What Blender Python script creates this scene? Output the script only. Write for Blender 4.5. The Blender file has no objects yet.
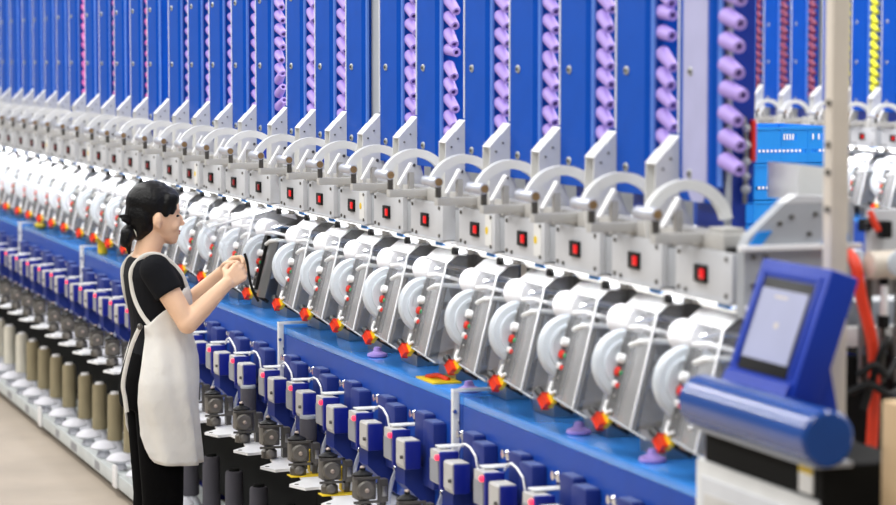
import bpy, bmesh, math, random
from mathutils import Vector, Matrix
random.seed(11)
scene = bpy.context.scene
COL = scene.collection

# ------------------------------------------------------------------ camera
def vec(*a): return Vector(a)
YAW, PITCH = math.radians(18.888), math.radians(4.483)
F = vec(math.sin(YAW)*math.cos(PITCH), math.cos(YAW)*math.cos(PITCH), -math.sin(PITCH))
R = vec(math.cos(YAW), -math.sin(YAW), 0)
U = R.cross(F)
cam_data = bpy.data.cameras.new('camera')
cam = bpy.data.objects.new('camera', cam_data)
COL.objects.link(cam)
cam_data.sensor_fit = 'HORIZONTAL'; cam_data.sensor_width = 36
cam_data.lens = 36*2500/896
M = Matrix((R, U, -F)).transposed().to_4x4(); M.translation = (0, 0, 2.05)
cam.matrix_world = M
cam_data.dof.use_dof = True
cam_data.dof.focus_distance = 9.0
cam_data.dof.aperture_fstop = 3.1
cam_data.clip_end = 200
scene.camera = cam

# ------------------------------------------------------------------ light
world = bpy.data.worlds.new('world'); scene.world = world
world.use_nodes = True
bg = world.node_tree.nodes['Background']
bg.inputs[0].default_value = (0.93, 0.96, 1.0, 1); bg.inputs[1].default_value = 0.26
def ceiling_lamp(x, y, z, w, l, power):
    d = bpy.data.lights.new('ceiling_lamp', 'AREA'); d.shape = 'RECTANGLE'
    d.size = w; d.size_y = l; d.energy = power; d.color = (1, 0.985, 0.96)
    o = bpy.data.objects.new('ceiling_lamp', d); COL.objects.link(o); o.location = (x, y, z)
for lx, p in ((-1.4, 420), (1.0, 300), (3.6, 320), (6.2, 420), (9.6, 420)):
    ceiling_lamp(lx, 10.5, 4.3, 0.35, 16, p)
vs = scene.view_settings
vs.view_transform = 'Standard'; vs.look = 'None'; vs.gamma = 1; vs.exposure = 0.02
vs.use_curve_mapping = False

# ------------------------------------------------------------------ materials
def lin(c):
    return tuple(((v/255)/12.92 if v/255 <= .04045 else ((v/255+.055)/1.055)**2.4) for v in c)
MATS = {}
def mat(name, rgb, rough=.5, metal=0, var=.06, scale=8, bump=0, bscale=60, emit=0, emit_rgb=None, coat=0, spec=.5):
    m = bpy.data.materials.new(name); m.use_nodes = True
    nt = m.node_tree; b = nt.nodes['Principled BSDF']
    c = lin(rgb)
    tc = nt.nodes.new('ShaderNodeTexCoord')
    n = nt.nodes.new('ShaderNodeTexNoise'); n.inputs['Scale'].default_value = scale; n.inputs['Detail'].default_value = 4
    nt.links.new(tc.outputs['Object'], n.inputs['Vector'])
    r = nt.nodes.new('ShaderNodeValToRGB')
    r.color_ramp.elements[0].color = (*[v*(1-var) for v in c], 1); r.color_ramp.elements[0].position = .3
    r.color_ramp.elements[1].color = (*[min(1, v*(1+var)) for v in c], 1); r.color_ramp.elements[1].position = .7
    nt.links.new(n.outputs['Fac'], r.inputs[0]); nt.links.new(r.outputs[0], b.inputs['Base Color'])
    b.inputs['Roughness'].default_value = rough; b.inputs['Metallic'].default_value = metal
    b.inputs['Specular IOR Level'].default_value = spec
    if coat: b.inputs['Coat Weight'].default_value = coat; b.inputs['Coat Roughness'].default_value = .15
    if bump:
        n2 = nt.nodes.new('ShaderNodeTexNoise'); n2.inputs['Scale'].default_value = bscale
        nt.links.new(tc.outputs['Object'], n2.inputs['Vector'])
        bp = nt.nodes.new('ShaderNodeBump'); bp.inputs['Strength'].default_value = bump; bp.inputs['Distance'].default_value = .01
        nt.links.new(n2.outputs['Fac'], bp.inputs['Height']); nt.links.new(bp.outputs[0], b.inputs['Normal'])
    if emit:
        b.inputs['Emission Color'].default_value = (*lin(emit_rgb or rgb), 1); b.inputs['Emission Strength'].default_value = emit
    MATS[name] = m
    return m
mat('blue_panel', (3, 75, 176), .42, spec=.16)
mat('blue_panel_deep', (18, 52, 156), .38)
mat('blue_table', (60, 146, 238), .16, coat=.4)
mat('blue_apron', (14, 66, 160), .4)
mat('blue_dark', (20, 34, 140), .3)
mat('blue_console', (14, 70, 150), .2, coat=.3)
mat('blue_housing', (22, 58, 168), .45, spec=.3)
mat('blue_box', (20, 42, 122), .45)
mat('hub_grey', (176, 160, 150), .4, .3)
mat('case_lid', (84, 100, 150), .45)
mat('strip_blue', (92, 132, 214), .35)
mat('white_paint', (226, 227, 226), .42)
mat('white_bright', (243, 243, 244), .35)
mat('head_grey', (206, 208, 212), .42)
mat('head_shade', (168, 172, 178), .45)
mat('block_tan', (188, 187, 184), .5)
mat('box_grey', (196, 194, 190), .5)
mat('box_side', (150, 152, 158), .5)
mat('steel', (158, 156, 153), .3, .9, var=.12, scale=4)
mat('roller_silver', (206, 210, 222), .3, .4)
mat('chrome', (214, 214, 216), .16, 1)
mat('bolt_grey', (176, 178, 176), .4, .4)
mat('pale_lavender', (176, 176, 212), .35)
mat('brass', (168, 138, 98), .35, .6)
mat('black', (9, 9, 10), .45, spec=.3)
mat('black_soft', (11, 12, 12), .8, spec=.2)
mat('dark_metal', (100, 97, 92), .38, .5, var=.2, scale=25)
mat('motor_disc', (112, 108, 102), .4, .4, var=.15, scale=30)
mat('red', (222, 44, 28), .35)
mat('orange_red', (226, 56, 26), .35)
mat('green', (36, 150, 96), .35)
mat('yellow', (240, 206, 34), .5)
mat('red_lens', (150, 10, 14), .2, emit=.7, emit_rgb=(255, 20, 24))
mat('red_lens_dim', (120, 16, 18), .25, emit=.12, emit_rgb=(255, 30, 30))
mat('pink_lens', (240, 60, 90), .3, emit=1.1, emit_rgb=(255, 60, 90))
mat('purple_cone', (176, 150, 224), .5, var=.05)
mat('pink_cone', (214, 110, 186), .5)
mat('maroon_cone', (130, 48, 84), .45)
mat('yellow_cone', (228, 226, 44), .5)
mat('cream_yarn', (226, 220, 204), .85, bump=.2, bscale=250)
mat('olive_yarn', (156, 144, 114), .85, bump=.2, bscale=250)
mat('grey_yarn', (74, 72, 80), .8, bump=.2, bscale=250)
mat('pad_white', (222, 222, 230), .5)
mat('wheel_white', (206, 213, 220), .3)
mat('package_white', (248, 247, 250), .7)
mat('rail_white', (206, 212, 212), .4)
mat('beige', (214, 204, 190), .5)
mat('crate_blue', (12, 132, 218), .45)
mat('skin', (247, 203, 168), .5, var=.05, scale=14)
mat('lips', (196, 104, 96), .45)
mat('hair', (8, 7, 8), .42, var=.3, scale=40, bump=.25, bscale=120, spec=.25)
mat('shirt', (20, 21, 25), .9, spec=.2, bump=.2, bscale=45)
mat('trousers', (6, 6, 7), .95, spec=.1, bump=.2, bscale=40)
mat('apron', (236, 233, 226), .85, var=.05, scale=6, bump=.5, bscale=22)
mat('strap', (232, 228, 218), .85)
mat('hose_red', (226, 58, 24), .4)
mat('cardboard', (196, 168, 130), .8)
mat('paper', (228, 228, 226), .7)
mat('screen', (158, 162, 190), .2, emit=.16, emit_rgb=(206, 208, 232))
mat('lamp_glow', (250, 250, 250), .5, emit=2, emit_rgb=(250, 252, 255))
mat('wall', (214, 218, 224), .8)
def floor_mat():
    m = mat('floor', (178, 165, 150), .55, var=.12, scale=1.6, bump=.05, bscale=20)
floor_mat()
def clear_mat(name, tint, opac, rough=.08):
    m = bpy.data.materials.new(name); m.use_nodes = True; nt = m.node_tree
    b = nt.nodes['Principled BSDF']; b.inputs['Base Color'].default_value = (*lin(tint), 1)
    b.inputs['Roughness'].default_value = rough
    t = nt.nodes.new('ShaderNodeBsdfTransparent'); mx = nt.nodes.new('ShaderNodeMixShader')
    tc = nt.nodes.new('ShaderNodeTexCoord'); n = nt.nodes.new('ShaderNodeTexNoise'); n.inputs['Scale'].default_value = 9
    nt.links.new(tc.outputs['Object'], n.inputs['Vector'])
    mr = nt.nodes.new('ShaderNodeMapRange'); mr.inputs['To Min'].default_value = opac*.75; mr.inputs['To Max'].default_value = opac*1.25
    nt.links.new(n.outputs['Fac'], mr.inputs['Value']); nt.links.new(mr.outputs[0], mx.inputs[0])
    nt.links.new(t.outputs[0], mx.inputs[1]); nt.links.new(b.outputs[0], mx.inputs[2])
    nt.links.new(mx.outputs[0], nt.nodes['Material Output'].inputs['Surface'])
    MATS[name] = m
clear_mat('plexi', (244, 245, 249), .14)
clear_mat('plexi_side', (236, 238, 244), .09)
clear_mat('plexi_cover', (246, 247, 250), .26)
clear_mat('plexi_top_glare', (252, 252, 253), .95, .3)  # near-opaque white puts the strong light on the cover tops into their colour

# ------------------------------------------------------------------ mesh helpers
class MB:
    def __init__(s): s.bm = bmesh.new()
    def box(s, x0, x1, y0, y1, z0, z1, bev=0, rot=None):
        r = bmesh.ops.create_cube(s.bm, size=1)
        vs_ = r['verts']
        c = vec((x0+x1)/2, (y0+y1)/2, (z0+z1)/2)
        for v in vs_:
            p = vec(v.co.x*(x1-x0), v.co.y*(y1-y0), v.co.z*(z1-z0))
            if rot: p = rot @ p
            v.co = p + c
        if bev:
            es = list({e for v in vs_ for e in v.link_edges})
            bmesh.ops.bevel(s.bm, geom=es, offset=bev, segments=2, affect='EDGES', profile=.6)
        return s
    def prism(s, pts, axis, a0, a1):
        # pts: 2-D outline; axis 'y': (x,z), 'z': (x,y), 'x': (y,z)
        def P(p, a):
            return vec(p[0], a, p[1]) if axis == 'y' else vec(p[0], p[1], a) if axis == 'z' else vec(a, p[0], p[1])
        A = [s.bm.verts.new(P(p, a0)) for p in pts]; B = [s.bm.verts.new(P(p, a1)) for p in pts]
        n = len(pts); fs = [s.bm.faces.new(A), s.bm.faces.new(B)]
        for i in range(n): fs.append(s.bm.faces.new((A[i], A[(i+1) % n], B[(i+1) % n], B[i])))
        bmesh.ops.recalc_face_normals(s.bm, faces=fs)
        return s
    def ring_loft(s, rings, cap=True):
        L = [[s.bm.verts.new(p) for p in r] for r in rings]; n = len(L[0]); fs = []
        for a, b in zip(L, L[1:]):
            for i in range(n): fs.append(s.bm.faces.new((a[i], a[(i+1) % n], b[(i+1) % n], b[i])))
        if cap: fs += [s.bm.faces.new(L[0]), s.bm.faces.new(L[-1])]
        bmesh.ops.recalc_face_normals(s.bm, faces=fs)
        return s
    def cyl(s, p0, p1, r0, r1=None, n=16, cap=True):
        return s.lathe([(r0, 0), (r1 if r1 is not None else r0, (vec(*p1)-vec(*p0)).length)], p0, vec(*p1)-vec(*p0), n, cap)
    def lathe(s, prof, origin, axis, n=20, cap=True):
        a = vec(*axis).normalized(); h = vec(1, 0, 0) if abs(a.x) < .8 else vec(0, 1, 0)
        u = a.cross(h).normalized(); w = a.cross(u); o = vec(*origin)
        rings = [[o+a*t+(u*math.cos(2*math.pi*k/n)+w*math.sin(2*math.pi*k/n))*max(r, 1e-4) for k in range(n)] for r, t in prof]
        return s.ring_loft(rings, cap)
    def tube(s, pts, r, n=8, flat=1.0):
        P = [vec(*p) for p in pts]; rings = []; prev = None
        for i, p in enumerate(P):
            d = (P[min(i+1, len(P)-1)]-P[max(i-1, 0)]).normalized()
            h = prev if prev is not None else (vec(0, 0, 1) if abs(d.z) < .9 else vec(0, 1, 0))
            u = d.cross(h)
            if u.length < 1e-4: u = d.cross(vec(1, 0, 0))
            u.normalize(); w = u.cross(d).normalized(); prev = w
            rr = r[i] if isinstance(r, (list, tuple)) else r
            rings.append([p+u*math.cos(2*math.pi*k/n)*rr+w*math.sin(2*math.pi*k/n)*rr*flat for k in range(n)])
        return s.ring_loft(rings)
    def ell(s, c, r, n=16, rot=None):
        q = bmesh.ops.create_uvsphere(s.bm, u_segments=n, v_segments=max(6, n//2), radius=1)
        for v in q['verts']:
            p = vec(v.co.x*r[0], v.co.y*r[1], v.co.z*r[2])
            if rot: p = rot @ p
            v.co = p+vec(*c)
        return s
    def capsule(s, p0, p1, r0, r1, n=12):
        s.cyl(p0, p1, r0, r1, n); s.ell(p0, (r0,)*3, n); s.ell(p1, (r1,)*3, n)
        return s
    def quad(s, a, b, c, d):
        s.bm.faces.new([s.bm.verts.new(p) for p in (a, b, c, d)]); return s
    def mesh(s, name, material, origin=(0, 0, 0), smooth=True):
        bmesh.ops.translate(s.bm, verts=s.bm.verts, vec=-vec(*origin))
        me = bpy.data.meshes.new(name); s.bm.to_mesh(me); s.bm.free()
        if smooth:
            for p in me.polygons: p.use_smooth = True
            try: me.set_sharp_from_angle(angle=math.radians(38))
            except Exception: pass
        me.materials.append(MATS[material])
        return me
def setp(o, label=None, cat=None, group=None, kind=None):
    if label: o['label'] = label
    if cat: o['category'] = cat
    if group: o['group'] = group
    if kind: o['kind'] = kind
    return o
def thing(name, label, cat, loc, group=None):
    o = bpy.data.objects.new(name, None); o.empty_display_size = .05; COL.objects.link(o)
    o.location = loc
    return setp(o, label, cat, group)
def part(name, mb, material, parent, origin=None, label=None, smooth=True):
    """mb is written in the coordinates of the thing's builder; origin is the point the thing's base sits at"""
    me = mb.mesh(name, material, origin if origin is not None else (0, 0, 0), smooth)
    o = bpy.data.objects.new(name, me); COL.objects.link(o)
    o.parent = parent
    if label: o['label'] = label
    return o
def solo(name, mb, material, origin, label=None, cat=None, group=None, kind=None, loc=None, smooth=True):
    me = mb.mesh(name, material, origin, smooth)
    o = bpy.data.objects.new(name, me); COL.objects.link(o); o.location = loc if loc is not None else origin
    return setp(o, label, cat, group, kind)
def dup(root, loc, label=None, group=None):
    r = root.copy(); COL.objects.link(r); r.location = loc
    if label: r['label'] = label
    if group: r['group'] = group
    for ch in root.children:
        c = ch.copy(); COL.objects.link(c); c.parent = r
        for g in ch.children:
            d = g.copy(); COL.objects.link(d); d.parent = c
    return r
def rotm(ax, deg): return Matrix.Rotation(math.radians(deg), 3, ax)
def between(d):  # rotation taking +Z to d
    return vec(0, 0, 1).rotation_difference(vec(*d)).to_matrix()

ORD = ('first second third fourth fifth sixth seventh eighth ninth tenth eleventh twelfth thirteenth fourteenth fifteenth sixteenth '
       'seventeenth eighteenth nineteenth twentieth').split()
def nth(i):
    if i < 20: return ORD[i]
    if i == 29: return 'thirtieth'
    return ('twenty-' if i < 29 else 'thirty-')+ORD[(i+1) % 10-1]
def YU(i): return 5.345+.398*i+.07*(i//5)
NU = 35

# ------------------------------------------------------------------ room
solo('floor', MB().box(-6, 16, -2, 26, -.1, 0), 'floor', (0, 0, 0), kind='structure')
solo('wall_back', MB().box(15.6, 15.8, -2, 26, 0, 5), 'wall', (15.7, 12, 0), kind='structure')
solo('wall_far', MB().box(-6, 15.6, 25.8, 26, 0, 5), 'wall', (5, 25.9, 0), kind='structure')

# ------------------------------------------------------------------ machine frame: one table section for five winding places
def sec_y(s): return YU(5*s)-.235 if s > 0 else 5.09
XE = 2.5
def table_section(y0, y1, xo, label, group):
    o = (XE+xo, y0, 0)
    t = thing('table_section', label, 'machine table', o, group)
    def S(mb): return mb
    g = .004
    part('table_top', MB().box(2.5, 3.3, y0, y1-g, .985, 1.012, .004), 'blue_table', t, (XE, y0, 0))
    part('apron_panel', MB().box(2.5, 2.53, y0, y1-g, .60, .985, .003), 'blue_apron', t, (XE, y0, 0))
    part('kick_panel', MB().box(2.62, 2.64, y0, y1-g, .10, .60), 'black_soft', t, (XE, y0, 0))
    part('back_panel', MB().box(3.27, 3.3, y0, y1-g, 0, .985), 'blue_apron', t, (XE, y0, 0))
    for yy in (y0+.03, y1-.09):
        part('leg', MB().box(2.66, 2.74, yy, yy+.06, 0, .985), 'blue_dark', t, (XE, y0, 0))
    return t
for s in range(7):
    table_section(sec_y(s), sec_y(s+1), 0, 'blue machine table, %s five-place section counted from the control console' % nth(s), 'table sections of the front machine')
def head_beam(y0, y1, xo, label, group, lamp=0):
    o = (2.85+xo, y0, 1.012); L = (2.85, y0, 1.012)
    t = thing('head_support_rail', label, 'beam', o, group)
    part('beam', MB().box(2.75, 3.0, y0, y1-.004, 1.40, 1.478, .004), 'head_shade', t, L)
    for yy in (y0+.02, y1-.06):
        part('upright', MB().box(2.84, 2.92, yy, yy+.04, 1.012, 1.40), 'head_shade', t, L)
for s in range(7):
    head_beam(sec_y(s) if s else 5.2, sec_y(s+1), 0, 'grey beam under the winding heads, %s section from the control console' % nth(s), 'head beams of the front machine')
# slim lamps under the winding heads that light the covers and the table
def strip_lamp(y0, y1, xo, label, group, power):
    o = (2.487+xo, y0, 1.475); L = (2.487, y0, 1.475)
    t = thing('strip_lamp', label, 'strip lamp', o, group)
    part('lamp_body', MB().box(2.470, 2.500, y0+.02, y1-.02, 1.4775, 1.484, .001), 'white_bright', t, L)
    part('diffuser', MB().box(2.474, 2.496, y0+.03, y1-.03, 1.4745, 1.4775, .001), 'lamp_glow', t, L)
    d = bpy.data.lights.new('strip_lamp_light', 'AREA'); d.shape = 'RECTANGLE'; d.size = .02; d.size_y = y1-y0-.06; d.energy = power
    d.color = (.97, .98, 1)
    lo = bpy.data.objects.new('strip_lamp_light', d); COL.objects.link(lo); lo.parent = t
    lo.location = (0, (y1-y0)/2, -.002); lo.rotation_euler = (0, math.radians(-32), 0)
for s in range(7):
    strip_lamp(sec_y(s), sec_y(s+1), 0, 'slim lamp under the winding heads, %s section from the control console' % nth(s), 'strip lamps of the front machine', (4.2, 4.2, 4.6, 7, 11, 12, 12)[s])

# ------------------------------------------------------------------ bent white posts at the section joints
def bent_post(y):
    o = (2.49, y, .58)
    t = thing('bent_post', 'slim white post bent over the table edge, %s from the control console' % nth(bent_post.k), 'post', o, 'white bent posts')
    part('upright', MB().box(2.478, 2.499, y-.011, y+.011, .58, 1.032, .003), 'white_paint', t, o)
    part('top_arm', MB().box(2.478, 2.63, y-.013, y+.013, 1.022, 1.032, .002), 'white_bright', t, o)
    for z, d in ((.965, -1), (.93, 1)):
        part('bolt', MB().cyl((2.482+.016*(d>0), y-.011, z), (2.482+.016*(d>0), y-.02, z), .006, n=8), 'chrome', t, o)
    part('end_clip', MB().box(2.60, 2.615, y-.01, y+.01, 1.034, 1.052, .002), 'black', t, o)
for s in range(1, 7):
    bent_post.k = s-1; bent_post(sec_y(s)+.035)

# ------------------------------------------------------------------ blue columns
XC = 2.52
def column_proto(y):
    o = (2.58, y, 1.6)
    t = thing('cone_tower', 'tall blue sheet metal column above the white winding heads', 'column', o, 'blue columns of the front machine')
    L = (2.58, 0, 1.6)
    part('column_body', MB().prism([(2.52, .268), (2.52, .088), (2.53, .075), (2.628, .075), (2.628, .268)], 'z', 1.70, 2.72), 'blue_panel', t, L, smooth=False)
    part('column_foot', MB().box(2.56, 2.62, .10, .25, 1.6, 1.70), 'blue_panel_deep', t, L)
    part('flange', MB().box(2.531, 2.538, .056, .075, 1.74, 2.72), 'strip_blue', t, L)
    part('edge_strip', MB().box(2.517, 2.532, .268, .274, 1.862, 2.72), 'white_bright', t, L)
    for z in (1.766, 2.014, 2.27, 2.52):
        b = part('bolt', MB().lathe([(.0115, 0), (.0115, .004), (.009, .006)], (2.52, .2, z), (-1, -.3, 0), 12), 'bolt_grey', t, L)
        part('bolt_socket', MB().cyl((2.515, .199, z), (2.512, .198, z), .0045, n=8), 'dark_metal', b, L)
    return t
col0 = column_proto(YU(0))
col1 = dup(col0, (2.58, YU(1), 1.6), 'tall blue sheet metal column, second of the front machine from the control console')
for i in range(2, NU): dup(col0, (2.58, YU(i), 1.6), 'tall blue sheet metal column, %s of the front machine from the control console' % nth(i))

# ------------------------------------------------------------------ small thread cones on the pegs of the columns
def cone_mesh(material):
    mb = MB()
    # open tube with wall thickness: outer surface, rim, inner bore
    L_ = .074
    mb.lathe([(.0195, 0), (.0190, .004), (.0145, L_-.003), (.0135, L_), (.0070, L_), (.0065, L_-.03), (.001, L_-.03)], (0, 0, 0), (0, 0, 1), 14, cap=True)
    return mb.mesh('thread_cone', material)
cone_me = {k: cone_mesh(k+'_cone') for k in ('purple', 'pink', 'maroon', 'yellow')}
def thread_cone(kind, x, y, z, tilt, label, group, sc=1.0):
    d = vec(random.uniform(-.08, .08), -math.cos(math.radians(tilt)), -math.sin(math.radians(tilt)))
    o = bpy.data.objects.new('thread_cone', cone_me[kind]); COL.objects.link(o)
    o.location = (x, y, z); o.rotation_euler = between(d).to_euler(); o.scale = (sc,)*3
    setp(o, label, 'thread cone', group)
for i in list(range(0, 7))+list(range(8, 15))+[16, 18, 20]:
    kind = 'pink' if i >= 15 else 'purple'
    z = 1.79+random.uniform(0, .03); k_ = -1
    while z < 2.40:
        k_ += 1
        k = random.random()
        tilt = 27+random.uniform(-4, 4) if i != 10 else (20 if z > 1.96 else -22)
        if i in (1, 5) and k < .25: tilt = 8
        thread_cone(kind, 2.556-(.010 if i == 0 else -.009 if i > 10 else 0), YU(i)+.060, z, tilt if i else 14+random.uniform(-3, 3),
                    '%s thread cone, %s up from the bracket on the %s blue column from the console' % ('lilac' if kind == 'purple' else 'pink', nth(k_), nth(i)),
                    '%s thread cones of the front machine' % kind, 1.12 if i == 0 else 1.0)
        z += .0515 if i else .057
# grey filler plate in the empty gap
solo('gap_plate', MB().box(2.55, 2.556, YU(7)-.02, YU(7)+.07, 1.72, 2.7), 'head_shade', (2.553, YU(7), 1.6),
     'plain grey plate in a column gap that holds no thread cones', 'plate')

# ------------------------------------------------------------------ winding heads
def arc_pts(cx, cz, r, a0, a1, n=14):
    return [(cx+r*math.cos(math.radians(a0+(a1-a0)*k/n)), cz+r*math.sin(math.radians(a0+(a1-a0)*k/n))) for k in range(n+1)]
HEADO = (2.55, 0, 1.48)
def head_proto(y, label, group, dim=False, sticker=False):
    t = thing('winding_head', label, 'winding head', (2.55, y, 1.48), group)
    L = HEADO
    part('housing', MB().box(2.46, 2.80, -.162, .156, 1.486, 1.600, .007), 'head_grey', t, L)
    part('spacer', MB().box(2.476, 2.80, .158, .234, 1.49, 1.588, .004), 'head_shade', t, L)
    part('lower_trim', MB().box(2.454, 2.464, -.162, .156, 1.482, 1.4885), 'head_grey', t, L)
    sw = part('switch', MB().box(2.452, 2.461, -.033, .033, 1.521, 1.563, .002), 'black', t, L)
    part('switch_lens', MB().box(2.449, 2.4525, -.028, -.003, 1.531, 1.554, .002), 'red_lens_dim' if dim else 'red_lens', sw, L, 'glowing red switch')
    for yy, zz in ((-.135, 1.585), (-.135, 1.50), (.13, 1.585), (.13, 1.50), (.09, 1.497)):
        part('screw', MB().cyl((2.461, yy, zz), (2.456, yy, zz), .0055, n=8), 'dark_metal', t, L)
    part('motor_block', MB().box(2.467, 2.56, -.10, .012, 1.600, 1.640, .004).box(2.475, 2.53, -.08, .0, 1.640, 1.652, .002), 'block_tan', t, L)
    part('top_plug', MB().box(2.468, 2.50, -.155, -.11, 1.600, 1.612, .002), 'black', t, L)
    part('blue_tab', MB().prism([(2.472, 1.486), (2.472, 1.468), (2.505, 1.477), (2.505, 1.486)], 'y', -.13, -.06), 'crate_blue', t, L, smooth=False)
    # guide roller and plate under the housing
    part('guide_plate', MB().prism([(2.50, 1.482), (2.62, 1.482), (2.62, 1.452), (2.53, 1.447)], 'y', -.15, .15), 'block_tan', t, L, smooth=False)
    g = part('guide_roller', MB().cyl((2.478, .215, 1.458), (2.505, .215, 1.458), .0115, n=14), 'head_grey', t, L)
    part('guide_roller_end', MB().cyl((2.462, .215, 1.462), (2.479, .215, 1.46), .011, n=12), 'black', g, L)
    part('guide_stem', MB().box(2.497, 2.53, .205, .228, 1.45, 1.49), 'dark_metal', g, L)
    if sticker:
        part('notice', MB().box(2.4585, 2.4605, -.14, -.085, 1.50, 1.59), 'paper', t, L)
        part('sticker', MB().lathe([(.011, 0), (.011, .0015)], (2.4585, -.10, 1.545), (-1, 0, 0), 12), 'yellow', t, L)
    return t
H = {}
for st in (False, True):
    for dim in (False, True):
        lab = lambda i: 'winding head with %s red switch%s, %s from the console' % ('dull' if dim else 'glowing', ' and yellow sticker' if st else '', nth(i))
        grp = 'winding heads of the front machine'
        idx = [i for i in range(NU) if (i in (3, 4, 7, 13, 19, 22)) == st and (i > 9) == dim]
        for n_, i in enumerate(idx):
            if n_ == 0: H[(st, dim)] = head_proto(YU(i), lab(i), grp, dim, st)
            else: dup(H[(st, dim)], (2.55, YU(i), 1.48), lab(i))

def arm_proto(y, label, group):
    t = thing('cradle_arm', label, 'cradle arm', (2.49, y+.25, 1.60), group)
    L = (2.49, .25, 1.60)
    # wedge bracket, a sheet channel open to the aisle
    prof = [(2.523, 1.857), (2.459, 1.787), (2.456, 1.66), (2.462, 1.60), (2.585, 1.60), (2.545, 1.66), (2.526, 1.72)]
    b = part('bracket', MB().prism(prof, 'y', .272, .277).prism(prof, 'y', .331, .336)
             .prism([(2.523, 1.857), (2.459, 1.787), (2.463, 1.784), (2.525, 1.851)], 'y', .277, .331)
             .box(2.492, 2.498, .277, .331, 1.60, 1.81), 'white_paint', t, L, smooth=False)
    part('bracket_cap', MB().prism([(2.459, 1.787), (2.491, 1.822), (2.4895, 1.8234), (2.4575, 1.7884)], 'y', .272, .336), 'white_bright', b, L, smooth=False)
    for xx, zz in ((2.51, 1.70), (2.505, 1.655), (2.477, 1.775), (2.498, 1.80)):
        part('bracket_screw', MB().cyl((xx, .272, zz), (xx, .268, zz), .0055 if zz < 1.75 else .003, n=8), 'dark_metal', b, L)
    # curved arm and its roller
    part('curved_arm', MB().prism(arc_pts(2.436, 1.645, .117, 162, 12, 18)+arc_pts(2.436, 1.645, .091, 12, 162, 18), 'y', .026, .050), 'white_paint', t, L)
    ro = part('roller', MB().lathe([(.0145, 0), (.0155, .004), (.0155, .095), (.012, .10)], (2.343, -.005, 1.683), (-.10, 1, 0), 16), 'roller_silver', t, L)
    part('roller_end', MB().lathe([(.0115, 0), (.0115, .004), (.004, .004), (.004, .002)], (2.343, -.004, 1.683), (.12, -1, 0), 14), 'brass', ro, L)
    part('seat_block', MB().box(2.467, 2.53, .02, .262, 1.600, 1.640, .004), 'block_tan', t, L)
    part('roller_mount', MB().box(2.345, 2.360, .02, .035, 1.636, 1.672, .002), 'dark_metal', t, L)
    part('mount_bar', MB().box(2.345, 2.475, .012, .045, 1.612, 1.636, .003), 'block_tan', t, L)
    part('lever', MB().prism([(2.404, 1.645), (2.410, 1.643), (2.452, 1.712), (2.446, 1.716)], 'y', .10, .125), 'white_bright', t, L, smooth=False)
    part('lever_foot', MB().box(2.438, 2.455, .10, .12, 1.60, 1.685), 'block_tan', t, L)
    return t
CA = 'cradle arms of the front machine'
ca0 = arm_proto(YU(0), 'white wedge bracket with curved arm and roller, first from the console', CA)
for i in range(1, NU): dup(ca0, (2.49, YU(i)+.25, 1.60), 'white wedge bracket with curved arm and roller, %s from the console' % nth(i))

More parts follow.
